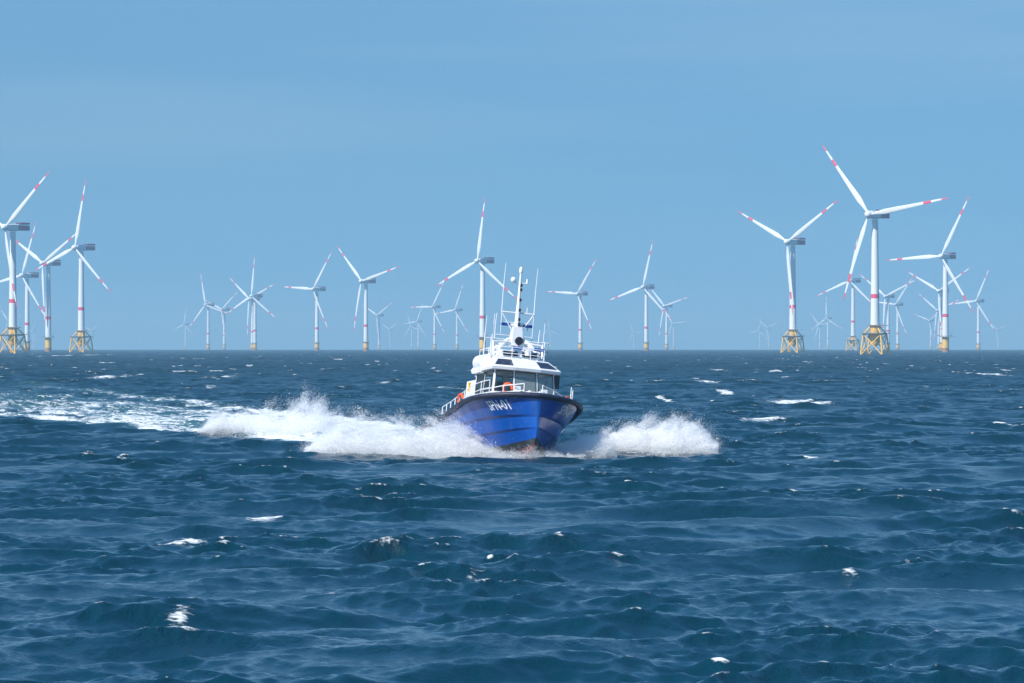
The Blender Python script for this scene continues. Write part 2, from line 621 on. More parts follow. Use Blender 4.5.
# ------------------------------------------------------------------ haze
hz = MB()
hz.box((0, 0, (170 - 60) / 2), (40000, 40000, 230))
hm = bpy.data.materials.new('sea_air')
hm.use_nodes = True
hm.node_tree.nodes.clear()
ho = hm.node_tree.nodes.new('ShaderNodeOutputMaterial')
pv = hm.node_tree.nodes.new('ShaderNodeVolumePrincipled')
pv.inputs['Color'].default_value = (0.45, 0.70, 0.85, 1)
pv.inputs['Density'].default_value = 1.3e-4
hm.node_tree.links.new(pv.outputs['Volume'], ho.inputs['Volume'])
haze = hz.build('haze', hm)
haze.display_type = 'WIRE'
tag(haze, 'pale blue sea haze that softens the far turbines', 'haze', kind='stuff')

# ------------------------------------------------------------------ wind turbines
M_WHITE = mat('turbine_white', (0.80, 0.81, 0.80), 0.45, noise=0.05, nscale=0.08)
M_RED = mat('marking_red', (0.78, 0.06, 0.13), 0.5)
M_YEL = mat('jacket_yellow', (0.92, 0.53, 0.10), 0.55, noise=0.18, nscale=0.4)
M_RUST = mat('splash_zone', (0.40, 0.20, 0.08), 0.8, noise=0.3, nscale=0.5)
M_GREY = mat('platform_grey', (0.17, 0.18, 0.20), 0.6)
M_NAC = mat('nacelle_navy', (0.09, 0.12, 0.24), 0.5)
RTR = 63.0
HUBZ = {'jacket': 96.0, 'platform': 90.0, 'pile': 84.0}


def blade_mesh():
    m = MB()
    st = [(1.2, 1.6, .5), (4, 1.6, .5), (8, 2.5, .42), (13, 3.6, .3), (20, 3.3, .25), (30, 2.6, .22), (40, 2.0, .2), (43.5, 1.82, .2),
          (49.5, 1.5, .19), (50, 1.48, .19), (57, 1.05, .18), (57.5, 1.02, .18), (61.5, .65, .18), (63, .15, .2)]
    # real blades are about 4 m at the widest; twist eases out to the tip; loaded blades bend downwind
    rings, rr = [], []
    for r, ch, th in st:
        ch *= 1.08
        tw = R(18) * (1 - min(1, r / 50))
        bend = 2.6 * (r / 63) ** 2
        ring = []
        for k in range(12):
            a = 2 * math.pi * k / 12
            c, s = math.cos(a), math.sin(a)
            x = ch * (0.5 * c) + ch * 0.12
            y = ch * th * 0.5 * s * (1.0 if r < 6 else (0.75 + 0.25 * c))
            ring.append((x * math.cos(tw) - y * math.sin(tw), x * math.sin(tw) + y * math.cos(tw) + bend, r))
        rings.append(ring); rr.append(r)
    for i in range(len(rings) - 1):
        mid = (rr[i] + rr[i + 1]) / 2
        m.mi = 1 if (43.5 < mid < 49.5 or mid > 57.5) else 0
        m.rings([rings[i], rings[i + 1]], caps=False)
    m.mi = 1
    m.add(rings[-1], [tuple(range(12))])
    # weld the seams
    me = m.build('blade', [M_WHITE, M_RED], smooth=True)
    import bmesh
    bm = bmesh.new(); bm.from_mesh(me.data)
    bmesh.ops.remove_doubles(bm, verts=bm.verts, dist=1e-4)
    bmesh.ops.recalc_face_normals(bm, faces=bm.faces)
    bm.to_mesh(me.data); bm.free()
    me.data.polygons.foreach_set('use_smooth', [True] * len(me.data.polygons))
    return me


def tower(m, z0, z1, r0, r1, b0, b1):
    """white tube with a red band between heights b0 and b1"""
    def rad(z): return r0 + (r1 - r0) * (z - z0) / (z1 - z0)
    def ring(z): return [(rad(z) * math.cos(a), rad(z) * math.sin(a), z) for a in [2 * math.pi * k / 24 for k in range(24)]]
    zs = [z0, b0, b1, (b1 + z1) / 2, z1]
    for i in range(4):
        m.mi = 1 if i == 1 else 0
        m.rings([ring(zs[i]), ring(zs[i + 1])], caps=False)


def make_turbine(kind):
    root = empty('wind_turbine')
    H = HUBZ[kind]
    t = MB()
    z0 = {'jacket': 20.5, 'platform': 15.0, 'pile': 11.0}[kind]
    tower(t, z0, H - 3.2, 3.1 if kind != 'pile' else 2.8, 2.1 if kind != 'pile' else 2.0, z0 + 18, z0 + 21)
    t.build('tower', [M_WHITE, M_RED], root, True)
    if kind == 'jacket':
        f = MB()
        top, bot, zt, zb = 7.4, 9.5, 14.0, -4.0
        leg = []
        for k in range(4):
            a = math.pi / 4 + k * math.pi / 2 + R(14)
            c, s = math.cos(a) * 1.2, math.sin(a) * 1.2
            p, q = Vector((top * c, top * s, zt)), Vector((bot * c, bot * s, zb))
            leg.append((p, q))
            f.cyl(q, p, 0.62, 0.62, 10)
            f.cyl(p, (2.9 * c / 1.2, 2.9 * s / 1.2, 20.0), 0.55, 0.5, 8)
        for k in range(4):
            (p0, q0), (p1, q1) = leg[k], leg[(k + 1) % 4]
            m0, m1 = p0.lerp(q0, 0.80), p1.lerp(q1, 0.80)
            f.cyl(p0, m1, 0.36, None, 8); f.cyl(p1, m0, 0.36, None, 8)
            f.cyl(p0, p1, 0.4, None, 8)
        f.build('jacket', M_YEL, root, True)
        c = MB(); c.lathe([(1.6, 6), (3.3, 8.5), (3.3, 20.5)], 20); c.build('transition_piece', M_YEL, root, True)
        p = MB()
        p.box((0, 0, 14.6), (16, 16, 0.5), rot=(0, 0, R(14)))
        p.lathe([(4.8, 19.8), (4.8, 20.3)], 20)
        p.box((7.5, -3, 19.8), (9, 2.5, .4))
        for s in (-1, 1):
            p.box((7.8 * s, 0, 15.9), (.12, 15.6, .12)); p.box((0, 7.8 * s, 15.9), (15.6, .12, .12))
        p.build('platform', M_GREY, root)
    else:
        c = MB()
        c.mi = 1; c.lathe([(3.3, -4), (3.3, 4.2)], 20)
        c.mi = 0; c.lathe([(3.25, 4.2), (3.25, z0)], 20)
        c.build('transition_piece', [M_YEL, M_RUST], root, True)
        p = MB()
        zp = z0 - 0.6 if kind == 'platform' else z0 - .4
        rp = 5.6 if kind == 'platform' else 4.3
        p.lathe([(rp, zp), (rp, zp + .5)], 20)
        for k in range(20):
            a = 2 * math.pi * k / 20
            p.cyl((rp * math.cos(a), rp * math.sin(a), zp), (rp * math.cos(a), rp * math.sin(a), zp + 1.6), .09, None, 4)
        p.tube([(rp * math.cos(2 * math.pi * k / 20), rp * math.sin(2 * math.pi * k / 20), zp + 1.6) for k in range(20)], .1, 5, True)
        if kind == 'platform':
            p.box((rp + 2, -2, zp + .3), (6, 2, .4))
            p.cyl((rp - .6, 1.5, zp), (rp - .6, 1.5, zp + 4), .18, None, 6)
            p.cyl((rp - .6, 1.5, zp + 4), (rp + 3.2, 1.5, zp + 5.2), .15, None, 6)
        p.build('platform', M_GREY, root)
    # nacelle: local -Y is upwind
    n = MB()
    secs = [(-6.9, 1.9, 2.0), (-6.2, 2.4, 2.5), (1.0, 2.6, 2.7), (3.6, 2.6, 2.7), (4.0, 2.4, 2.5)]
    rings = []
    for y, w, h in secs:
        b = 0.7
        pts = [(-w, -h + b), (-w + b, -h), (w - b, -h), (w, -h + b), (w, h - b), (w - b, h), (-w + b, h), (-w, h - b)]
        rings.append([(x, y, H + z) for x, z in pts])
    n.rings(rings)
    na = n.build('nacelle', M_WHITE, root)
    hh = MB()
    hh.mi = 0
    hh.box((0, 8.9, H - 0.2), (5.2, 11.0, 3.9))
    hh.mi = 1
    hh.box((0, 9.5, H + 0.7), (5.5, 9.6, 0.8)); hh.box((0, 9.5, H - 1.3), (5.5, 9.6, .7))
    for s in (-1, 1):
        hh.box((2.9 * s, 9.8, H + 3.3), (.25, 8.8, 1.0))
    hh.box((0, 14.1, H + 3.3), (5.6, .25, 1.0))
    hh.mi = 0
    hh.box((0, 9.8, H + 2.6), (6.0, 8.9, .4))
    hh.build('hoist_platform', [M_NAC, M_RED], root)
    hb = MB()
    prof = [(0.05, 3.4), (1.1, 3.2), (1.9, 2.5), (2.35, 1.4), (2.45, 0), (2.3, -2.2)]
    rr = [[(r * math.cos(a), -z - 0.0, r * math.sin(a)) for a in [2 * math.pi * k / 20 for k in range(20)]] for r, z in prof]
    hb.rings(rr)
    hub = hb.build('hub', M_WHITE, root, True)
    hub.location = (0, -7.8, H)
    return root, hub


def copy_thing(o, parent=None):
    c = o.copy(); COL.objects.link(c); c.parent = parent
    for ch in o.children:
        copy_thing(ch, c)
    return c


BLADE = blade_mesh()
PROTO = {}
for kd in ('jacket', 'platform', 'pile'):
    rt, hb = make_turbine(kd)
    PROTO[kd] = [rt, False]
blade_used = False
FARM = 'turbines of the offshore wind farm'
# kind, hub x, hub y, [(tip x, tip y), ...], label
TURB = [
    ('jacket', 4.9, 227.4, [(55.5, 176.8)], 'tall turbine on a yellow jacket cut by the left edge of the photo'),
    ('jacket', 74.8, 247.8, [(85.9, 181), (107.2, 290), (29, 273)], 'turbine on a yellow jacket right of the leftmost pile turbine, one blade almost upright'),
    ('platform', 42.5, 263.4, [(17.6, 243.7), (73.7, 232.3), (40.6, 320)], 'turbine on a yellow pile standing between the two jacket turbines at left'),
    ('pile', 21.7, 275.6, [(33.9, 226.3), (43, 311)], 'smaller turbine whose tower rises just behind the leftmost yellow jacket'),
    ('pile', 7.5, 320.5, [(0, 311.5)], 'faint far turbine seen between tower and frame edge behind the leftmost jacket'),
    ('pile', 32.0, 331.0, [(22, 331)], 'very faint far turbine low behind and right of the leftmost jacket'),
    ('pile', 91.0, 331.0, [(101.5, 322)], 'very faint far turbine low behind the second yellow jacket from left'),
    ('pile', 183.8, 324.5, [(187.7, 305.3), (171.5, 334.2), (192.7, 335.6)], 'pale distant turbine alone in the gap left of the close pair of thin towers'),
    ('pile', 205.3, 304.9, [(202.6, 276.9), (190.7, 326.8), (227.6, 312.7)], 'thin turbine with one blade straight up, left of the two crossing rotors'),
    ('pile', 221.5, 309.6, [(236.8, 290.3), (208.9, 301.5)], 'thin turbine with a Y shaped rotor beside the upright bladed one'),
    ('pile', 251.4, 296.1, [(255, 256.9), (271.9, 315.3), (230.7, 311.5)], 'front turbine of the pair with overlapping rotors, its blade upright'),
    ('pile', 249.1, 299.2, [(233, 283), (273.4, 284.1), (245.7, 333.7)], 'rear turbine of the pair with overlapping rotors, its blade hanging down'),
    ('pile', 312.9, 289.3, [(333.7, 251.5), (281, 290.2), (325.2, 327)], 'turbine with one blade level to the left, left of the Y rotor turbine'),
    ('pile', 361.4, 281.3, [(338.7, 251), (397.5, 266.6), (351.7, 329.3)], 'turbine with a large Y shaped rotor left of the boat, yellow foot'),
    ('pile', 376.9, 315.4, [(368.2, 309.4), (393.4, 301.5)], 'small pale turbine just right of the large Y rotor turbine'),
    ('pile', 389.2, 329.3, [(399.7, 320.8)], 'faint tiny turbine right of the small pale Y rotor one'),
    ('pile', 416.7, 321.6, [(423.3, 299.2), (400.5, 325.4), (424.8, 337.2)], 'pale turbine left of the two thin ones nearest the boat, front of a close pair'),
    ('pile', 410.4, 326.9, [(407, 312.9), (404.8, 335.3)], 'faint tiny turbine just behind the pale turbine left of the boat'),
    ('pile', 432.2, 307.0, [(440.5, 285), (416, 309.2), (438.4, 328.5)], 'thin turbine under the lowest blade tip of the tall turbine behind the boat'),
    ('pile', 454.6, 310.1, [(465.2, 282.4), (439, 315), (468.3, 334.7)], 'thin turbine between the boat and the one under the blade tip'),
    ('platform', 477.3, 261.0, [(482.3, 201.5), (437.5, 286.9), (504.4, 292.9)], 'tall turbine on an orange pile directly behind the boat, left of its mast'),
    ('pile', 577.1, 293.9, [(595, 259.6), (547.4, 294.2), (587.4, 327.2)], 'turbine with a level left blade standing right of the boat'),
    ('pile', 549.0, 329.5, [(557.8, 335.2)], 'faint far turbine partly hidden behind the right whip aerials of the boat'),
    ('pile', 633.0, 332.0, [(642, 332.5)], 'hardly visible far turbine left of the tower with the upright blade'),
    ('pile', 642.8, 287.2, [(652.8, 241.5), (611, 302.3), (661.6, 311)], 'largest turbine between the boat and the right jackets, one blade upright'),
    ('pile', 664.0, 306.0, [(651, 290), (687.3, 296.9), (658, 334.7)], 'Y rotor turbine beside and behind the large upright bladed one'),
    ('pile', 672.2, 323.5, [(687.6, 321.1)], 'small pale turbine behind the Y rotor turbine right of the boat'),
    ('pile', 758.7, 330.1, [(761.5, 314.0)], 'left one of the two faint tiny turbines left of the jacket'),
    ('pile', 767.5, 327.9, [(778.4, 322), (760, 321.7)], 'right one of the two faint tiny turbines left of the jacket'),
    ('jacket', 787.3, 242.0, [(743.2, 216.3), (835, 199.6), (788.3, 312.2)], 'jacket turbine with one blade hanging down in front of its tower'),
    ('jacket', 849.8, 281.0, [(819.3, 298.4), (872.8, 307.3), (857.5, 239.8)], 'distant pale jacket turbine just left of the tallest turbine'),
    ('pile', 826.1, 318.3, [(825.8, 295.5), (808, 332.8), (840.4, 328.5)], 'pale small turbine with an upright blade between the two right jackets'),
    ('pile', 818.7, 325.0, [(811.2, 312.3)], 'faint tiny turbine behind the pale one between the right jackets'),
    ('jacket', 868.8, 214.7, [(829.2, 148), (942.8, 197.3), (843.7, 301.6)], 'tallest turbine of all, on a bright yellow jacket at right'),
    ('pile', 885.2, 296.4, [(864.7, 277.5), (912, 280.9)], 'thin Y rotor turbine showing just right of the tallest tower'),
    ('pile', 895.2, 304.6, [(899.5, 294.9), (902, 332)], 'small turbine right of the tallest jacket, one blade pointing down and right'),
    ('platform', 941.1, 256.4, [(964.6, 200.9), (895, 264.9), (963.8, 308.4)], 'large turbine on a yellow pile with platform at right, no jacket'),
    ('pile', 938.7, 291.0, [(920.6, 281.8), (964.6, 273.8)], 'thin turbine almost hidden behind the large pile turbine at right, higher rotor'),
    ('pile', 936.8, 310.3, [(923, 296.3), (934.4, 329)], 'pale turbine almost hidden behind the large pile turbine, lower rotor'),
    ('pile', 929.3, 320.5, [(916.2, 313.7)], 'faint small turbine left of the large pile turbine at right'),
    ('pile', 975.9, 301.1, [(989.2, 269.3), (948.9, 308.4), (989.9, 327.7)], 'thin turbine right of the large pile turbine, near the right edge'),
    ('pile', 997.2, 329.7, [(1006.8, 323.4)], 'faintest tiny turbine nearest the right edge of the photo'),
]
T_YAW = R(40.5)


def solve_distance(H, py):
    lo, hi = 800.0, 17000.0
    for _ in range(60):
        d = (lo + hi) / 2
        el = (H - d * d / (2 * EARTH) - CAM_H) / d
        if el > elev_of(py): lo = d
        else: hi = d
    return d


trng = random.Random(4)
for kind, hx, hy, tips, label in TURB:
    H = HUBZ[kind]
    d = solve_distance(H, hy)
    # phase of the rotor from the tips
    CF = math.cos(T_YAW + math.atan2(hx - W_PX / 2, F_PX))
    s = c = 0
    for tx, ty in tips:
        a = math.atan2(-(ty - hy), (tx - hx) / CF)
        s += math.sin(3 * a); c += math.cos(3 * a)
    phase = math.atan2(s, c) / 3
    yaw = -T_YAW + R(trng.uniform(-2.5, 2.5))         # hub swings to the left of the tower
    off = Vector((0, -7.8, 0)); off.rotate(Euler((0, 0, yaw)))
    x = (hx - W_PX / 2) / F_PX * (d + off.y) - off.x
    pr = PROTO[kind]
    if not pr[1]:
        o = pr[0]; pr[1] = True
    else:
        o = copy_thing(pr[0])
        for ch in list(o.children):
            if ch.name.startswith('hub'):
                for b in list(ch.children):
                    bpy.data.objects.remove(b)
    o.location = (x, d, sea_drop(x, d))
    o.rotation_euler = (0, 0, yaw)
    tag(o, label, 'wind turbine', FARM)
    hub = [ch for ch in o.children if ch.name.startswith('hub')][0]
    for k in range(3):
        if not blade_used:
            b = BLADE; blade_used = True
        else:
            b = BLADE.copy(); COL.objects.link(b)
        b.parent = hub
        b.location = (0, 0, 0)
        # blade runs along +Z locally; turn it in the rotor plane (seen from the front = from -Y)
        b.rotation_euler = (0, math.pi / 2 - (phase + k * 2 * math.pi / 3), 0)

# ------------------------------------------------------------------ pilot boat
M_BLUE = mat('hull_blue', (0.002, 0.072, 0.36), 0.22, noise=0.12, nscale=0.8, coat=0.3)
_nt = M_BLUE.node_tree                     # salt bloom and scuffs that run down the plating
_tc = _nt.nodes.new('ShaderNodeTexCoord'); _mp = _nt.nodes.new('ShaderNodeMapping'); _mp.inputs['Scale'].default_value = (1.6, 1.6, .45)
_no = _nt.nodes.new('ShaderNodeTexNoise'); _no.inputs['Scale'].default_value = 1.3; _no.inputs['Detail'].default_value = 7; _no.inputs['Roughness'].default_value = .68
_rg = _nt.nodes.new('ShaderNodeMapRange'); _rg.inputs['From Min'].default_value = .52; _rg.inputs['From Max'].default_value = .78; _rg.inputs['To Max'].default_value = .3
_mx = _nt.nodes.new('ShaderNodeMix'); _mx.data_type = 'RGBA'; _mx.inputs[7].default_value = (.16, .20, .30, 1)
_pb = _nt.nodes['Principled BSDF']; _src = _pb.inputs['Base Color'].links[0].from_socket
_nt.links.new(_tc.outputs['Object'], _mp.inputs['Vector']); _nt.links.new(_mp.outputs['Vector'], _no.inputs['Vector'])
_nt.links.new(_no.outputs['Fac'], _rg.inputs['Value']); _nt.links.new(_rg.outputs['Result'], _mx.inputs[0])
_nt.links.new(_src, _mx.inputs[6]); _nt.links.new(_mx.outputs[2], _pb.inputs['Base Color'])
M_BOOT = mat('boot_top_grey', (0.035, 0.04, 0.05), 0.4, noise=0.3)
M_ANTI = mat('antifouling_red', (0.22, 0.03, 0.03), 0.5, noise=0.35)
M_RUB = mat('fender_rubber', (0.02, 0.026, 0.06), 0.55, noise=0.5, nscale=2.5)
M_PAINT = mat('boat_white', (0.80, 0.81, 0.82), 0.35, noise=0.06, nscale=1.5)
M_DECK = mat('deck_grey', (0.42, 0.45, 0.47), 0.7, noise=0.15)
M_DARK = mat('dark_trim', (0.02, 0.022, 0.03), 0.4)
M_ORANGE = mat('buoy_orange', (0.85, 0.11, 0.02), 0.5)
M_RBLUE = mat('radar_blue', (0.01, 0.07, 0.36), 0.4)
M_STEEL = mat('rail_white', (0.78, 0.79, 0.80), 0.3)
M_LETTER = mat('letter_white', (0.80, 0.81, 0.82), 0.5)
M_SEAT = mat('seat_navy', (0.02, 0.03, 0.12), 0.6)
M_YBUOY = mat('marker_yellow', (0.8, 0.5, 0.03), 0.5)


def glass_mat(name, tint, dark, dark_mix=0.4):
    m = bpy.data.materials.new(name)
    m.use_nodes = True
    n = m.node_tree
    out = n.nodes['Material Output']
    p = n.nodes['Principled BSDF']
    p.inputs['Base Color'].default_value = (*dark, 1)
    p.inputs['Roughness'].default_value = 0.04
    p.inputs['Specular IOR Level'].default_value = 0.9
    t = n.nodes.new('ShaderNodeBsdfTransparent')
    t.inputs['Color'].default_value = (*tint, 1)
    mx = n.nodes.new('ShaderNodeMixShader')
    mx.inputs[0].default_value = dark_mix
    n.links.new(t.outputs[0], mx.inputs[1])
    n.links.new(p.outputs[0], mx.inputs[2])
    n.links.new(mx.outputs[0], out.inputs['Surface'])
    return m


M_GLASS = glass_mat('wheelhouse_glass', (0.90, 0.96, 0.95), (0.03, 0.05, 0.055), 0.22)
M_SKYTONE = glass_mat('sky_toned_glass', (0.80, 0.90, 0.88), (0.30, 0.36, 0.36), 0.5)  # paler base colour stands in for bright sky reflected in the front panes
M_TINT = glass_mat('skylight_glass', (0.25, 0.3, 0.4), (0.02, 0.03, 0.06))

boat = empty('pilot_boat', (BOAT_POS[0], BOAT_POS[1], -0.6), (R(-5.5), R(-3.6), -math.pi / 2 + YAW))
tag(boat, 'blue and white pilot boat ploughing through the waves towards the viewer', 'boat')
bpy.context.view_layer.update()
BM = boat.matrix_world.copy()

ST = np.array([0, .25, .6, 1.1, 1.8, 2.6, 3.6, 5.5, 8, 10.2, 12, 13.4])
LV = {  # level: y, z per station, stem offset aft
    'gun': ([.10, .9, 1.6, 2.25, 2.8, 3.15, 3.35, 3.45, 3.45, 3.42, 3.36, 3.3], [3.5, 3.48, 3.44, 3.38, 3.29, 3.18, 3.02, 2.68, 2.28, 2.05, 1.95, 1.9], 0.0),
    'kn': ([.06, .42, .85, 1.35, 1.9, 2.35, 2.7, 3.05, 3.15, 3.15, 3.1, 3.05], [2.35, 2.34, 2.31, 2.27, 2.2, 2.12, 2.0, 1.8, 1.62, 1.5, 1.45, 1.4], -0.08),
    'kn2': ([.055, .33, .69, 1.15, 1.69, 2.15, 2.53, 2.92, 3.02, 3.02, 2.97, 2.92], [2.24, 2.23, 2.2, 2.16, 2.09, 2.01, 1.89, 1.69, 1.51, 1.39, 1.34, 1.29], -0.08),
    'mid': ([.05, .24, .5, .88, 1.36, 1.82, 2.25, 2.7, 2.9, 2.95, 2.9, 2.85], [1.65, 1.63, 1.6, 1.54, 1.44, 1.33, 1.2, .98, .8, .7, .65, .6], -0.15),
    'mid2': ([.05, .18, .39, .73, 1.19, 1.66, 2.09, 2.55, 2.76, 2.8, 2.76, 2.72], [1.56, 1.54, 1.51, 1.45, 1.35, 1.24, 1.11, .89, .71, .61, .56, .51], -0.15),
    'chine': ([.045, .13, .28, .52, .88, 1.26, 1.66, 2.2, 2.5, 2.6, 2.6, 2.55], [1.05, 1.0, .94, .85, .72, .58, .43, .2, .05, -.05, -.1, -.1], -0.05),
    'boot': ([.04, .10, .2, .36, .6, .88, 1.2, 1.7, 2.0, 2.1, 2.1, 2.1], [.72, .65, .57, .46, .32, .18, .04, -.16, -.28, -.35, -.38, -.38], 0.2),
    'keel': ([.02] * 12, [.35, .2, .05, -.12, -.3, -.45, -.6, -.8, -.9, -.95, -.95, -.95], 0.6),
}
ORDER = ['gun', 'kn', 'kn2', 'mid', 'mid2', 'chine', 'boot', 'keel']


def hull_pt(level, a, side):
    y, z, off = LV[level]
    yy = float(np.interp(a, ST, y)); zz = float(np.interp(a, ST, z))
    return Vector((8 - a - off * max(0, 1 - a / 12), side * yy, zz))


AS = sorted(set(list(np.linspace(0, 4, 25)) + list(np.linspace(4, 13.4, 15))))
hull = MB()
for side in (-1, 1):
    g = [[hull_pt(l, a, side) for a in AS] for l in ORDER]
    for i in range(len(ORDER) - 1):
        hull.mi = 0 if i < 5 else (1 if i == 5 else 2)
        n = len(AS)
        vs = g[i] + g[i + 1]
        fs = []
        for j in range(n - 1):
            f = (j, j + 1, n + j + 1, n + j)
            fs.append(f if side == 1 else f[::-1])
        hull.add(vs, fs)
# stem plate and transom
hull.mi = 0
for i in range(len(ORDER) - 1):
    hull.mi = 0 if i < 5 else (1 if i == 5 else 2)
    p, q = hull_pt(ORDER[i], 0, 1), hull_pt(ORDER[i + 1], 0, 1)
    hull.add([p, q, (q.x, -q.y, q.z), (p.x, -p.y, p.z)], [(0, 1, 2, 3)])
hull.mi = 0
tr = [hull_pt(l, 13.4, 1) for l in ORDER] + [hull_pt(l, 13.4, -1) for l in reversed(ORDER)]
hull.add(tr, [tuple(range(len(tr)))])
hull_o = hull.build('hull', [M_BLUE, M_BOOT, M_ANTI], boat, True)
hull_o.data.set_sharp_from_angle(angle=R(22))

# rubber fender along the gunwale
fe = MB()
path = [hull_pt('gun', a, -1) for a in reversed(AS)] + [hull_pt('gun', a, 1) for a in AS]
path = [p + Vector((0.10 if abs(p.y) < 2.0 else 0, 0.1 * (1 if p.y > 0 else -1) * min(1, abs(p.y)), -0.06)) for p in path]
fe.tube(path, 0.155, 12)
fe.build('fender', M_RUB, boat, True)

# deck with bulwark cap
dk = MB()
n = len(AS)
L_ = [hull_pt('gun', a, -1) + Vector((-0.1, .12, -.12)) for a in AS]
C_ = [Vector((p.x, 0, p.z + 0.12)) for p in L_]
R_ = [Vector((p.x, -p.y, p.z)) for p in L_]
dk.add(L_ + C_ + R_, [(j, n + j, n + j + 1, j + 1) for j in range(n - 1)] + [(n + j, 2 * n + j, 2 * n + j + 1, n + j + 1) for j in range(n - 1)])
dk.build('deck', M_DECK, boat, True)

# registration, wrapped on the flare of both bows
def text_mesh(txt):
    cu = bpy.data.curves.new('lettering', 'FONT')
    cu.body = txt
    cu.size = 1.0
    cu.resolution_u = 2
    cu.offset = 0.018
    ob = bpy.data.objects.new('lettering', cu)
    COL.objects.link(ob)
    dg = bpy.context.evaluated_depsgraph_get()
    me = bpy.data.meshes.new_from_object(ob.evaluated_get(dg))
    bpy.data.objects.remove(ob)
    bpy.data.curves.remove(cu)
    return me


for side in (-1, 1):
    me = text_mesh('SPN-01')
    co = [v.co.copy() for v in me.vertices]
    x0, x1 = min(c.x for c in co), max(c.x for c in co)
    y0, y1 = min(c.y for c in co), max(c.y for c in co)
    a0, a1 = (1.95, 0.85) if side == -1 else (0.85, 1.95)
    for v in me.vertices:
        u, w = (v.co.x - x0) / (x1 - x0), (v.co.y - y0) / (y1 - y0)
        a = a0 + (a1 - a0) * u
        hgt = 0.26 + 0.48 * w
        e = 0.05
        def S(a, h):
            k, g_ = hull_pt('kn', a, side), hull_pt('gun', a, side)
            return k.lerp(g_, h)
        p = S(a, hgt)
        nrm = (S(a + e, hgt) - S(a - e, hgt)).cross(S(a, hgt + e) - S(a, hgt - e)).normalized()
        if nrm.y * side < 0: nrm = -nrm
        v.co = p + nrm * 0.02
    me.materials.append(M_LETTER)
    o = bpy.data.objects.new('lettering', me)
    COL.objects.link(o); o.parent = boat

# wheelhouse: outline in plan (x, y) at floor and eave
def outline(front, hw, back, cut=0.5, mid=0.25):
    return [(front + mid, -hw * .38), (front + mid, hw * .38), (front, hw - 0.0), (back, hw), (back, -hw), (front, -hw)]


WB, WE = 2.35, 4.92
def wall_ring(z):
    k = (z - WB) / (WE - WB)
    return [(x, y, z) for x, y in outline(4.0 - 0.45 * k, 2.12 - 0.22 * k, -.5)]
ZB, ZT = 3.70, 4.82            # window band
wh = MB()
wh.rings([wall_ring(WB), wall_ring(ZB)], caps=False)
wh.rings([wall_ring(ZT), wall_ring(WE)], caps=False)
# pillars between the panes: faces of the band, split per wall
def band_pt(i, t, z):
    r = wall_ring(z)
    a, b = r[i], r[(i + 1) % 6]
    return (a[0] + (b[0] - a[0]) * t, a[1] + (b[1] - a[1]) * t, z)
PANES = []
def wall_panes(i, cuts):
    t0 = 0.0
    for (a, b) in cuts:
        wh.add([band_pt(i, t0, ZB), band_pt(i, a, ZB), band_pt(i, a, ZT), band_pt(i, t0, ZT)], [(0, 1, 2, 3)])
        PANES.append((i, a, b))
        t0 = b
    wh.add([band_pt(i, t0, ZB), band_pt(i, 1, ZB), band_pt(i, 1, ZT), band_pt(i, t0, ZT)], [(0, 1, 2, 3)])
wall_panes(0, [(.05, .95)])
wall_panes(1, [(.06, .92)])
wall_panes(2, [(.05, .46), (.52, .92)])
wall_panes(3, [(.15, .45), (.55, .85)])
wall_panes(4, [(.08, .48), (.54, .95)])
wall_panes(5, [(.08, .94)])
fl = [(x, y, WB + .05) for x, y in outline(3.9, 2.0, -.4)]
wh.add(fl, [tuple(range(6))])
who = wh.build('wheelhouse', M_PAINT, boat)
for i, a, b in PANES:
    g = MB()
    c = [Vector(band_pt(i, a, ZB)), Vector(band_pt(i, b, ZB)), Vector(band_pt(i, b, ZT)), Vector(band_pt(i, a, ZT))]
    g.add(c, [(0, 1, 2, 3)])
    w = g.build('window', M_SKYTONE if i in (0, 1) else M_GLASS, boat)
    fr = MB()
    nrm = (c[1] - c[0]).cross(c[3] - c[0]).normalized() * 0.02
    fr.tube([p + nrm for p in c], 0.035, 6, True)
    fr.build('frame', M_DARK, w)

# roof with sloped brow and skylights, upper deck
def roof_ring(z, f, hw, bk):
    return [(x, y, z) for x, y in outline(f, hw, bk)]
rf = MB()
E0, E1, E2 = roof_ring(4.88, 4.0, 2.18, -.75), roof_ring(5.02, 4.05, 2.22, -.8), roof_ring(5.6, 2.75, 1.72, -.75)
rf.rings([E0, E1, E2])
rfo = rf.build('roof', M_PAINT, boat)
def slope_pt(i, t, k):
    a, b = Vector(E1[i]), Vector(E1[(i + 1) % 6])
    c, d = Vector(E2[i]), Vector(E2[(i + 1) % 6])
    return a.lerp(b, t).lerp(c.lerp(d, t), k)
for i, t0, t1 in ((5, .10, .95), (1, .05, .90)):
    s = MB()
    pts = [slope_pt(i, t0, .18), slope_pt(i, t1, .18), slope_pt(i, t1 - .05, .82), slope_pt(i, t0 + .08, .82)]
    nn = (pts[1] - pts[0]).cross(pts[3] - pts[0]).normalized()
    lo = [p - nn * .01 for p in pts]; hi = [p + nn * .025 for p in pts]
    s.rings([lo, hi])
    s.build('skylight', M_TINT, boat)

# low deckhouse aft of the wheelhouse
ah = MB()
ah.box((-2.0, 0, 3.4), (2.9, 3.6, 2.3), taper=.94)
ah.build('aft_cabin', M_PAINT, boat)

# inside: dash and two seats
da = MB(); da.box((3.0, 0, 3.35), (.8, 3.4, .4)); da.build('dashboard', M_DARK, boat)
for y in (-0.85, 0.55):
    s = MB(); s.box((1.6, y, 3.1), (.55, .55, .18)); s.box((1.3, y, 3.65), (.16, .55, .95)); s.box((1.3, y, 4.25), (.14, .35, .22)); s.cyl((1.6, y, 2.4), (1.6, y, 3.1), .08)
    s.build('seat', M_SEAT, boat)
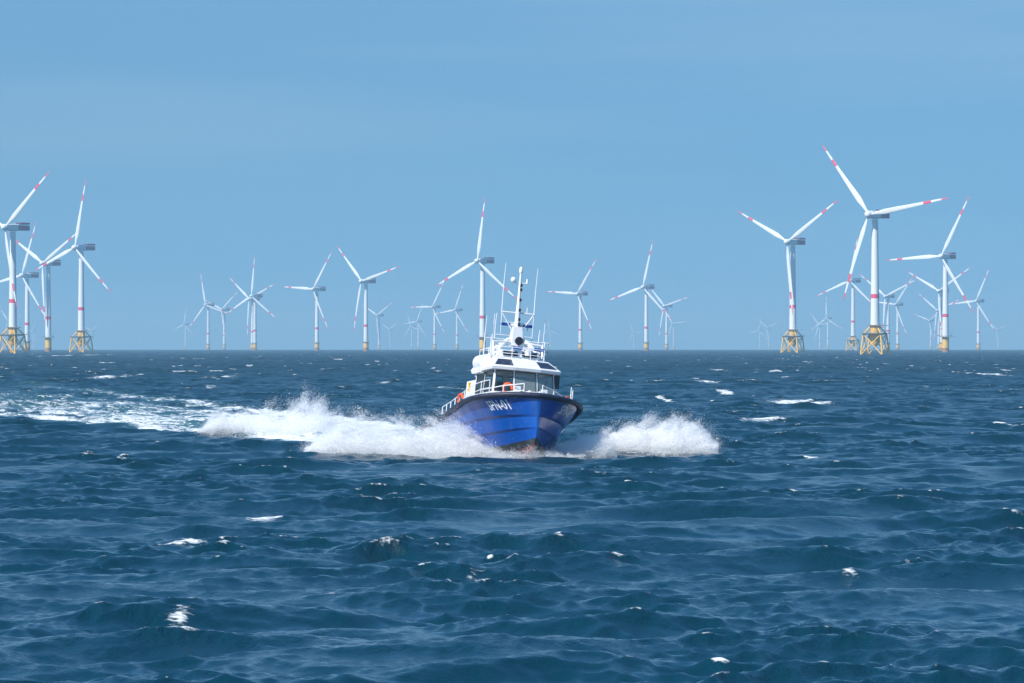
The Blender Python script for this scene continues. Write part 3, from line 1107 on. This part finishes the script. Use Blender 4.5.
# wipers
for y in (-1.0, .1, 1.1):
    w = MB(); w.cyl((3.98, y, ZB + .05), (3.84, y + .35, ZB + .75), .018, None, 5)
    w.build('wiper', M_DARK, boat)
mi = MB(); mi.box((3.3, 2.2, 4.5), (.18, .3, .75)); mi.build('mirror', M_DARK, boat)

# upper deck gear
ra = MB()
ra.cyl((.0, -1.95, 5.4), (1.5, -1.95, 5.4), .42, None, 16)
ra.box((.7, -2.0, 4.9), (1.5, .7, .25))
ra.build('liferaft_canister', M_PAINT, boat, True)
for c, d, tp in (((1.2, -1.75, 5.3), (.9, .7, .8), .85), ((1.0, 1.2, 5.75), (.7, .45, .5), .9), ((1.9, -.55, 5.68), (.4, .7, .3), 1), ((.2, 1.0, 5.9), (.5, .8, .7), .9)):
    lk = MB(); lk.box(c, d, taper=tp)
    lk.build('deck_locker', M_PAINT, boat)
for x, y, h in ((1.5, .1, .45), (1.9, .7, .3), (1.4, 1.5, .8), (2.1, -1.1, .35), (1.6, -.9, .55)):
    vent = MB(); vent.cyl((x, y, 5.5), (x, y, 5.5 + h), .1, .1, 10); vent.ball((x, y, 5.5 + h), .16, 10, .7)
    vent.build('vent', M_PAINT, boat, True)
ur = MB()
pts = [(2.4, -1.55), (2.6, -.6), (2.6, .6), (2.4, 1.55), (-1.2, 1.6), (-1.2, -1.6)]
for z in (5.9, 6.25):
    ur.tube([(x, y, z) for x, y in pts], .022, 6, True)
for x, y in [(2.4, -1.55), (2.6, -.6), (2.6, .6), (2.4, 1.55), (.8, 1.6), (-1.2, 1.6), (.8, -1.6), (-1.2, -1.6)]:
    ur.cyl((x, y, 5.5), (x, y, 6.25), .022, None, 6)
ur.build('upper_railing', M_STEEL, boat, True)

# small flying bridge with a tinted screen
fb = MB(); fb.box((1.3, 0, 5.83), (2.0, 2.5, .56), taper=.92); fb.build('flying_bridge', M_PAINT, boat)
for y in (-.62, .62):
    fs = MB(); fs.box((2.31, y, 5.92), (.06, .95, .24), rot=(0, R(-4), 0)); fs.build('bridge_screen', M_TINT, boat)
# A-frame mast
ma = MB()
for y in (-1, 1):
    ma.tube([(.9, 1.45 * y, 5.5), (.45, 1.05 * y, 6.45), (.15, .55 * y, 6.95), (0, 0, 7.1)], [.11, .11, .12, .12], 8)
    ma.tube([(-1.2, 1.45 * y, 5.5), (-.6, 1.05 * y, 6.5), (-.1, .5 * y, 6.95)], .1, 8)
    ma.tube([(.9, 1.45 * y, 5.55), (.5, 1.5 * y, 6.75), (.2, .3 * y, 6.85)], .07, 8)
    ma.tube([(.3, 1.9 * y, 6.95), (.3, 1.9 * y, 6.3), (.3, 1.35 * y, 6.3), (.3, 1.35 * y, 6.95)], .03, 6, True)
    ma.tube([(.3, 1.9 * y, 6.95), (.2, .35 * y, 6.95)], .035, 6)
    ma.tube([(.3, 1.3 * y, 6.6), (.2, .3 * y, 6.6)], .03, 6)
    ma.tube([(.85, 1.4 * y, 5.7), (.45, -.2 * y, 6.7)], .035, 6)
    ma.tube([(-1.0, 1.35 * y, 5.7), (.3, 1.3 * y, 6.75)], .035, 6)
    ma.cyl((.5, 1.62 * y, 5.6), (.5, 1.62 * y, 7.0), .03, None, 6)
    ma.cyl((-.9, 1.2 * y, 5.6), (-.9, 1.2 * y, 7.3), .03, None, 6)
    # braces up to the yard
    ma.tube([(0, .3 * y, 7.55), (0, .97 * y, 8.55)], .035, 6)
    ma.tube([(0, .97 * y, 8.6), (0, .97 * y, 7.2)], .022, 6)
ma.tube([(-.9, -1.2, 7.3), (-.9, 1.2, 7.3)], .03, 6); ma.tube([(0, -.75, 8.0), (0, .75, 8.0)], .025, 6)
ma.box((0, 0, 7.2), (.75, .7, 1.1), taper=.75)
ma.lathe([(.17, 7.7), (.15, 8.3), (.10, 9.4), (.06, 10.9)], 12)
ma.tube([(0, -1.0, 8.58), (0, 1.0, 8.58)], .05, 8)
ma.tube([(0, -.42, 10.35), (0, .42, 10.35)], .035, 8)
ma.build('mast', M_PAINT, boat, True)
fit = MB()
fit.lathe([(.07, 10.9), (.11, 11.0), (.11, 11.2), (.05, 11.3)], 10)
fit.build('mast_light', M_PAINT, boat)
for z, x in ((10.2, .08), (9.95, .1), (9.35, .12), (8.75, .15), (8.2, .18), (7.9, .2)):
    fit = MB(); fit.box((x, .06, z), (.12, .12, .16))
    fit.build('navigation_light', M_DARK, boat)
dome = MB(); dome.ball((0, -.42, 10.5), .17, 12); dome.cyl((0, .42, 10.35), (0, .42, 10.62), .07, .05); dome.cyl((0, .55, 8.58), (0, .55, 8.95), .03)
dome.build('satellite_dome', M_PAINT, boat, True)
sl = MB(); sl.cyl((.35, 0, 6.92), (.75, 0, 6.9), .17, .24, 16); sl.build('searchlight', M_DARK, boat, True)
fg = MB(); fg.add([(-.1, .8, 8.1), (-.45, .85, 8.0), (-.5, .72, 7.6), (-.12, .7, 7.65)], [(0, 1, 2, 3)])
fg.build('flag', mat('flag_cloth', (.18, .10, .18), .8), boat)
for (x, y, z, hl) in ((-.2, 0.02, 7.82, .95), (1.2, .45, 6.38, .88)):
    r = empty('radar', (x, y, z), (0, 0, 0), boat)
    c = MB(); c.lathe([(.16, -.35), (.2, -.1), (.12, -.02)], 12); c.build('radar_base', M_PAINT, r, True)
    s = MB(); s.mi = 0; s.box((0, 0, .06), (.16, hl * .8, .15))
    s.mi = 1
    s.box((0, -hl * .72, .06), (.17, hl * .62, .16)); s.box((0, hl * .72, .06), (.17, hl * .62, .16))
    s.build('radar_scanner', [M_PAINT, M_RBLUE], r)
# whip aerials
for (x, y, z0, z1) in ((0, -.98, 8.55, 11.45), (0, .98, 8.55, 11.3), (-.5, -1.75, 6.0, 8.3), (.2, -1.35, 6.9, 8.45), (-.8, -1.2, 6.5, 8.5),
                       (-.2, 1.72, 5.6, 8.2), (-1.2, 2.0, 5.4, 8.4), (.3, 1.3, 6.9, 7.7)):
    w = MB(); w.tube([(x, y, z0), (x - .02, y, (z0 + z1) / 2), (x - .06, y + .05, z1)], [.03, .026, .016], 6)
    w.build('whip_aerial', M_STEEL, boat)

for o in list(boat.children):
    kind = o.name.split('.')[0]
    if kind in ('mast', 'mast_light', 'navigation_light', 'satellite_dome', 'searchlight', 'flag', 'radar', 'whip_aerial'):
        o.location.x += 2.0
    elif kind in ('wheelhouse', 'window', 'roof', 'skylight', 'aft_cabin', 'dashboard', 'seat', 'wiper', 'mirror', 'liferaft_canister',
                  'deck_locker', 'vent', 'upper_railing', 'flying_bridge', 'bridge_screen'):
        o.location.x += 0.85
        o.scale = (1, 0.93, 1.05)
        o.location.z -= 0.05 * 2.6
# deck rails
rl = MB()
def rail_pt(a, side, h):
    p = hull_pt('gun', a, side)
    return Vector((p.x - .1, p.y - side * .42, p.z + h))
for side in (-1, 1):
    aa = [1.9, 2.6, 3.4, 4.2, 5.2, 6.2, 7.2, 8.2, 9.2, 10.2]
    for h in (.5, .95):
        rl.tube([rail_pt(a, side, h) for a in aa], .026, 6)
    for a in aa:
        rl.cyl(rail_pt(a, side, 0), rail_pt(a, side, .95), .026, None, 6)
    # inner grab rails on the foredeck
    p0, p1, p2 = Vector((6.6, .55 * side, 4.15)), Vector((5.6, 1.5 * side, 4.0)), Vector((4.5, 2.4 * side, 3.75))
    rl.tube([p0, p1, p2], .03, 6)
    rl.tube([p - Vector((0, 0, .38)) for p in (p0, p1, p2)], .025, 6)
    for p in (p0, p1, p2):
        rl.cyl(p, p - Vector((0, 0, .8)), .028, None, 6)
rl.build('railing', M_STEEL, boat, True)
# windlass, bollards, hatch
wl = MB()
wl.box((6.5, 0, 3.5), (.6, .9, .45), taper=.8); wl.cyl((7.0, -.3, 3.3), (7.0, -.3, 3.75), .09); wl.cyl((7.0, .3, 3.3), (7.0, .3, 3.75), .09)
wl.box((5.8, -.75, 3.65), (.35, .35, .75)); wl.box((5.7, .9, 3.62), (.35, .3, .7))
wl.build('windlass', M_PAINT, boat)


def on_boat(o):
    o.matrix_world = BM @ o.matrix_world
    return o


def lifebuoy(loc, rot, label, s=1.0):
    b = MB()
    pts = [(0, .26 * s * math.cos(t), .30 * s * math.sin(t)) for t in np.linspace(R(-65), R(245), 15)]
    b.tube(pts, .085 * s, 8)
    o = b.build('lifebuoy', M_ORANGE, None, True)
    o.matrix_world = BM @ Matrix.LocRotScale(Vector(loc), Euler(rot), None)
    tag(o, label, 'lifebuoy', 'orange lifebuoys on the boat')


lifebuoy((5.45, -1.2, 3.85), (0, 0, R(-12)), 'orange horseshoe lifebuoy in front of the wheelhouse window')
lifebuoy((2.2, -3.1, 3.25), (0, 0, R(-70)), 'orange lifebuoy on the boat side rail at left, near the dark fender', .9)
lifebuoy((5.0, 2.5, 3.5), (0, 0, R(25)), 'small orange lifebuoy on the right bow rail of the boat', .75)
yb = MB(); yb.cyl((1.0, -2.55, 3.75), (1.0, -2.55, 4.2), .09, .07, 10); yb.ball((1.0, -2.55, 4.22), .09)
yo = yb.build('marker_light', M_YBUOY, None, True)
yo.matrix_world = BM @ Matrix.Translation((.8, 0, 0))
tag(yo, 'small yellow marker light fixed beside the wheelhouse side window', 'marker light')

# ------------------------------------------------------------------ spray: countless droplets and flecks of foam
M_SPRAY = bpy.data.materials.new('spray_white')
M_SPRAY.use_nodes = True
_n = M_SPRAY.node_tree
_o = _n.nodes['Material Output']
_n.nodes.remove(_n.nodes['Principled BSDF'])
_d = _n.nodes.new('ShaderNodeBsdfDiffuse'); _d.inputs['Color'].default_value = (.98, .98, .98, 1)
_t = _n.nodes.new('ShaderNodeBsdfTranslucent'); _t.inputs['Color'].default_value = (.98, .98, .98, 1)
_m = _n.nodes.new('ShaderNodeMixShader'); _m.inputs[0].default_value = 0.45
_n.links.new(_d.outputs[0], _m.inputs[1]); _n.links.new(_t.outputs[0], _m.inputs[2]); _p = _n.nodes.new('ShaderNodeBsdfTransparent')       # droplets cover only part of each fleck
_q = _n.nodes.new('ShaderNodeMixShader'); _q.inputs[0].default_value = 0.5
_n.links.new(_p.outputs[0], _q.inputs[1]); _n.links.new(_m.outputs[0], _q.inputs[2])
_n.links.new(_q.outputs[0], _o.inputs['Surface'])
SLAT = Lattice(17)


def spray(prof, d0, thick, count, label, seed, flow=(-1.0, 0.9), grain=.022, soft=1.0):
    """prof: (px, top py, bottom py) as seen at distance d0; the cloud gets thickness in depth.
    Torn sheets: noise drawn out along the flight of the water, dense below, thinning upwards, with loose mist round it."""
    g = np.random.default_rng(seed)
    pr = np.array(prof, float)
    k = d0 / F_PX
    xs = (pr[:, 0] - W_PX / 2) * k
    zt = np.array([elev_of(p) * d0 + CAM_H for p in pr[:, 1]])
    zb = np.array([elev_of(p) * d0 + CAM_H for p in pr[:, 2]])
    fx, fz = Vector((flow[0], flow[1])).normalized()
    out, sizes, got = [], [], 0
    while got < count:
        n = 300000
        x = g.uniform(xs[0] - .3, xs[-1] + .3, n)
        v = g.normal(0, .5, n)
        y = v * thick
        T = np.interp(x, xs, zt) - np.interp(x, xs, zb)
        lump = SLAT.fbm(x / 1.5 + seed, y / 2.0, x * 0 + seed * 1.7, 3)
        T = np.maximum(T, 0.05) * (0.70 + 0.75 * lump) * np.exp(-0.4 * (v / .9) ** 2)
        h = g.beta(0.85, 1.9, n) * 1.25
        zr = h * T
        z = np.interp(x, xs, zb) + zr - 0.35 * np.clip(1 - h * 4, 0, 1)
        along, across = x * fx + zr * fz, -x * fz + zr * fx
        dn = SLAT.fbm(along / 1.3 + seed, across / .34, y / .7 + seed, 4)
        dn2 = SLAT.fbm(x / .5, y / .5 + seed, zr / .45, 3)
        keep = g.random(n) < np.clip(((0.6 * dn + 0.4 * dn2) - (0.24 + 0.30 * np.clip(h, 0, 1.2))) / .12, 0.0, 1)
        e = np.clip(np.minimum(x - xs[0] + .3, xs[-1] + .3 - x) / 1.0, 0, 1)
        keep &= g.random(n) < e ** .7
        out.append(np.stack([x, d0 + y, z], 1)[keep]); sizes.append(h[keep]); got += int(keep.sum())
    P = np.concatenate(out)[:count]; Hh = np.concatenate(sizes)[:count]
    size = np.exp(g.normal(math.log(grain), .4, len(P))) * (1.2 - .45 * np.clip(Hh, 0, 1))
    loose = g.random(len(P)) < 0.30 * soft
    drift = np.abs(g.normal(0, 1, int(loose.sum())))[:, None] * np.array([fx, 0, abs(fz) * .7]) * .32
    P[loose] += (g.normal(size=(int(loose.sum()), 3)) * np.array([.30, .4, .22]) + drift) * (0.25 + Hh[loose, None])
    size = np.where(loose, size * .55, size)
    big = g.random(len(P)) < .006                # heavier drops
    size = np.where(big, size * 1.9, size)
    A = g.normal(size=(len(P), 3)); A /= np.linalg.norm(A, axis=1)[:, None]
    B = g.normal(size=(len(P), 3)); B -= (A * B).sum(1)[:, None] * A; B /= np.linalg.norm(B, axis=1)[:, None]
    s = size[:, None]
    V = np.stack([P + A * s, P - A * s * .5 + B * s * .87, P - A * s * .5 - B * s * .87], 1).reshape(-1, 3)
    me = bpy.data.meshes.new('sea_spray')
    me.vertices.add(len(V)); me.vertices.foreach_set('co', V.astype(np.float32).ravel())
    me.loops.add(len(V)); me.loops.foreach_set('vertex_index', np.arange(len(V), dtype=np.int32))
    me.polygons.add(len(P)); me.polygons.foreach_set('loop_start', (np.arange(len(P)) * 3).astype(np.int32))
    me.update(calc_edges=True)
    me.materials.append(M_SPRAY)
    o = bpy.data.objects.new('sea_spray', me)
    COL.objects.link(o)
    tag(o, label, 'spray', 'white water thrown up by the boat', 'stuff')


spray([(310, 446, 452), (318, 434, 456), (330, 423, 457), (345, 417, 458), (365, 413, 458), (392, 414, 458), (420, 415, 458), (445, 416, 458), (470, 421, 459), (500, 433, 459), (530, 446, 460)],
      DB + 4.0, 1.7, 900000, 'white spray bursting from the left side of the boat bow', 3, (-1, .55))
spray([(566, 446, 455), (575, 439, 454), (585, 433, 453), (605, 429, 452), (630, 424, 451), (650, 419, 451), (675, 417, 452), (692, 419, 453), (703, 426, 452), (713, 438, 449)],
      DB + 7.0, 1.6, 760000, 'white spray bursting from the right side of the boat bow', 8, (1, .75))
spray([(203, 428, 432), (212, 414, 432), (235, 405, 433), (252, 409, 434), (268, 403, 436), (288, 395, 438), (305, 391, 440), (320, 394, 441), (332, 406, 442), (350, 418, 444), (375, 422, 444)],
      PLUME[1], 2.2, 760000, 'white plume of spray in the wake behind and left of the boat', 5, (1, .9))
spray([(436, 416, 440), (446, 405, 440), (460, 402, 440), (480, 408, 442), (500, 424, 446), (516, 440, 452)],
      DB + 3.4, 1.0, 16000, 'fine mist drifting along the left flank of the hull', 12, (-1, .4), .013)
spray([(490, 450, 460), (505, 449, 460), (520, 448, 461), (530, 444, 461), (540, 446, 461), (552, 451, 460), (570, 452, 459), (582, 453, 458)],
      DB + 0.2, .9, 34000, 'churned white water curling round the foot of the bow', 14, (-.6, 1), .018)
spray([(548, 447, 457), (560, 440, 457), (572, 437, 456), (586, 435, 455), (600, 434, 454), (612, 436, 453)],
      DB + 3.2, .8, 130000, 'low white water between the hull and the right hand spray', 19, (1, .5), .017)
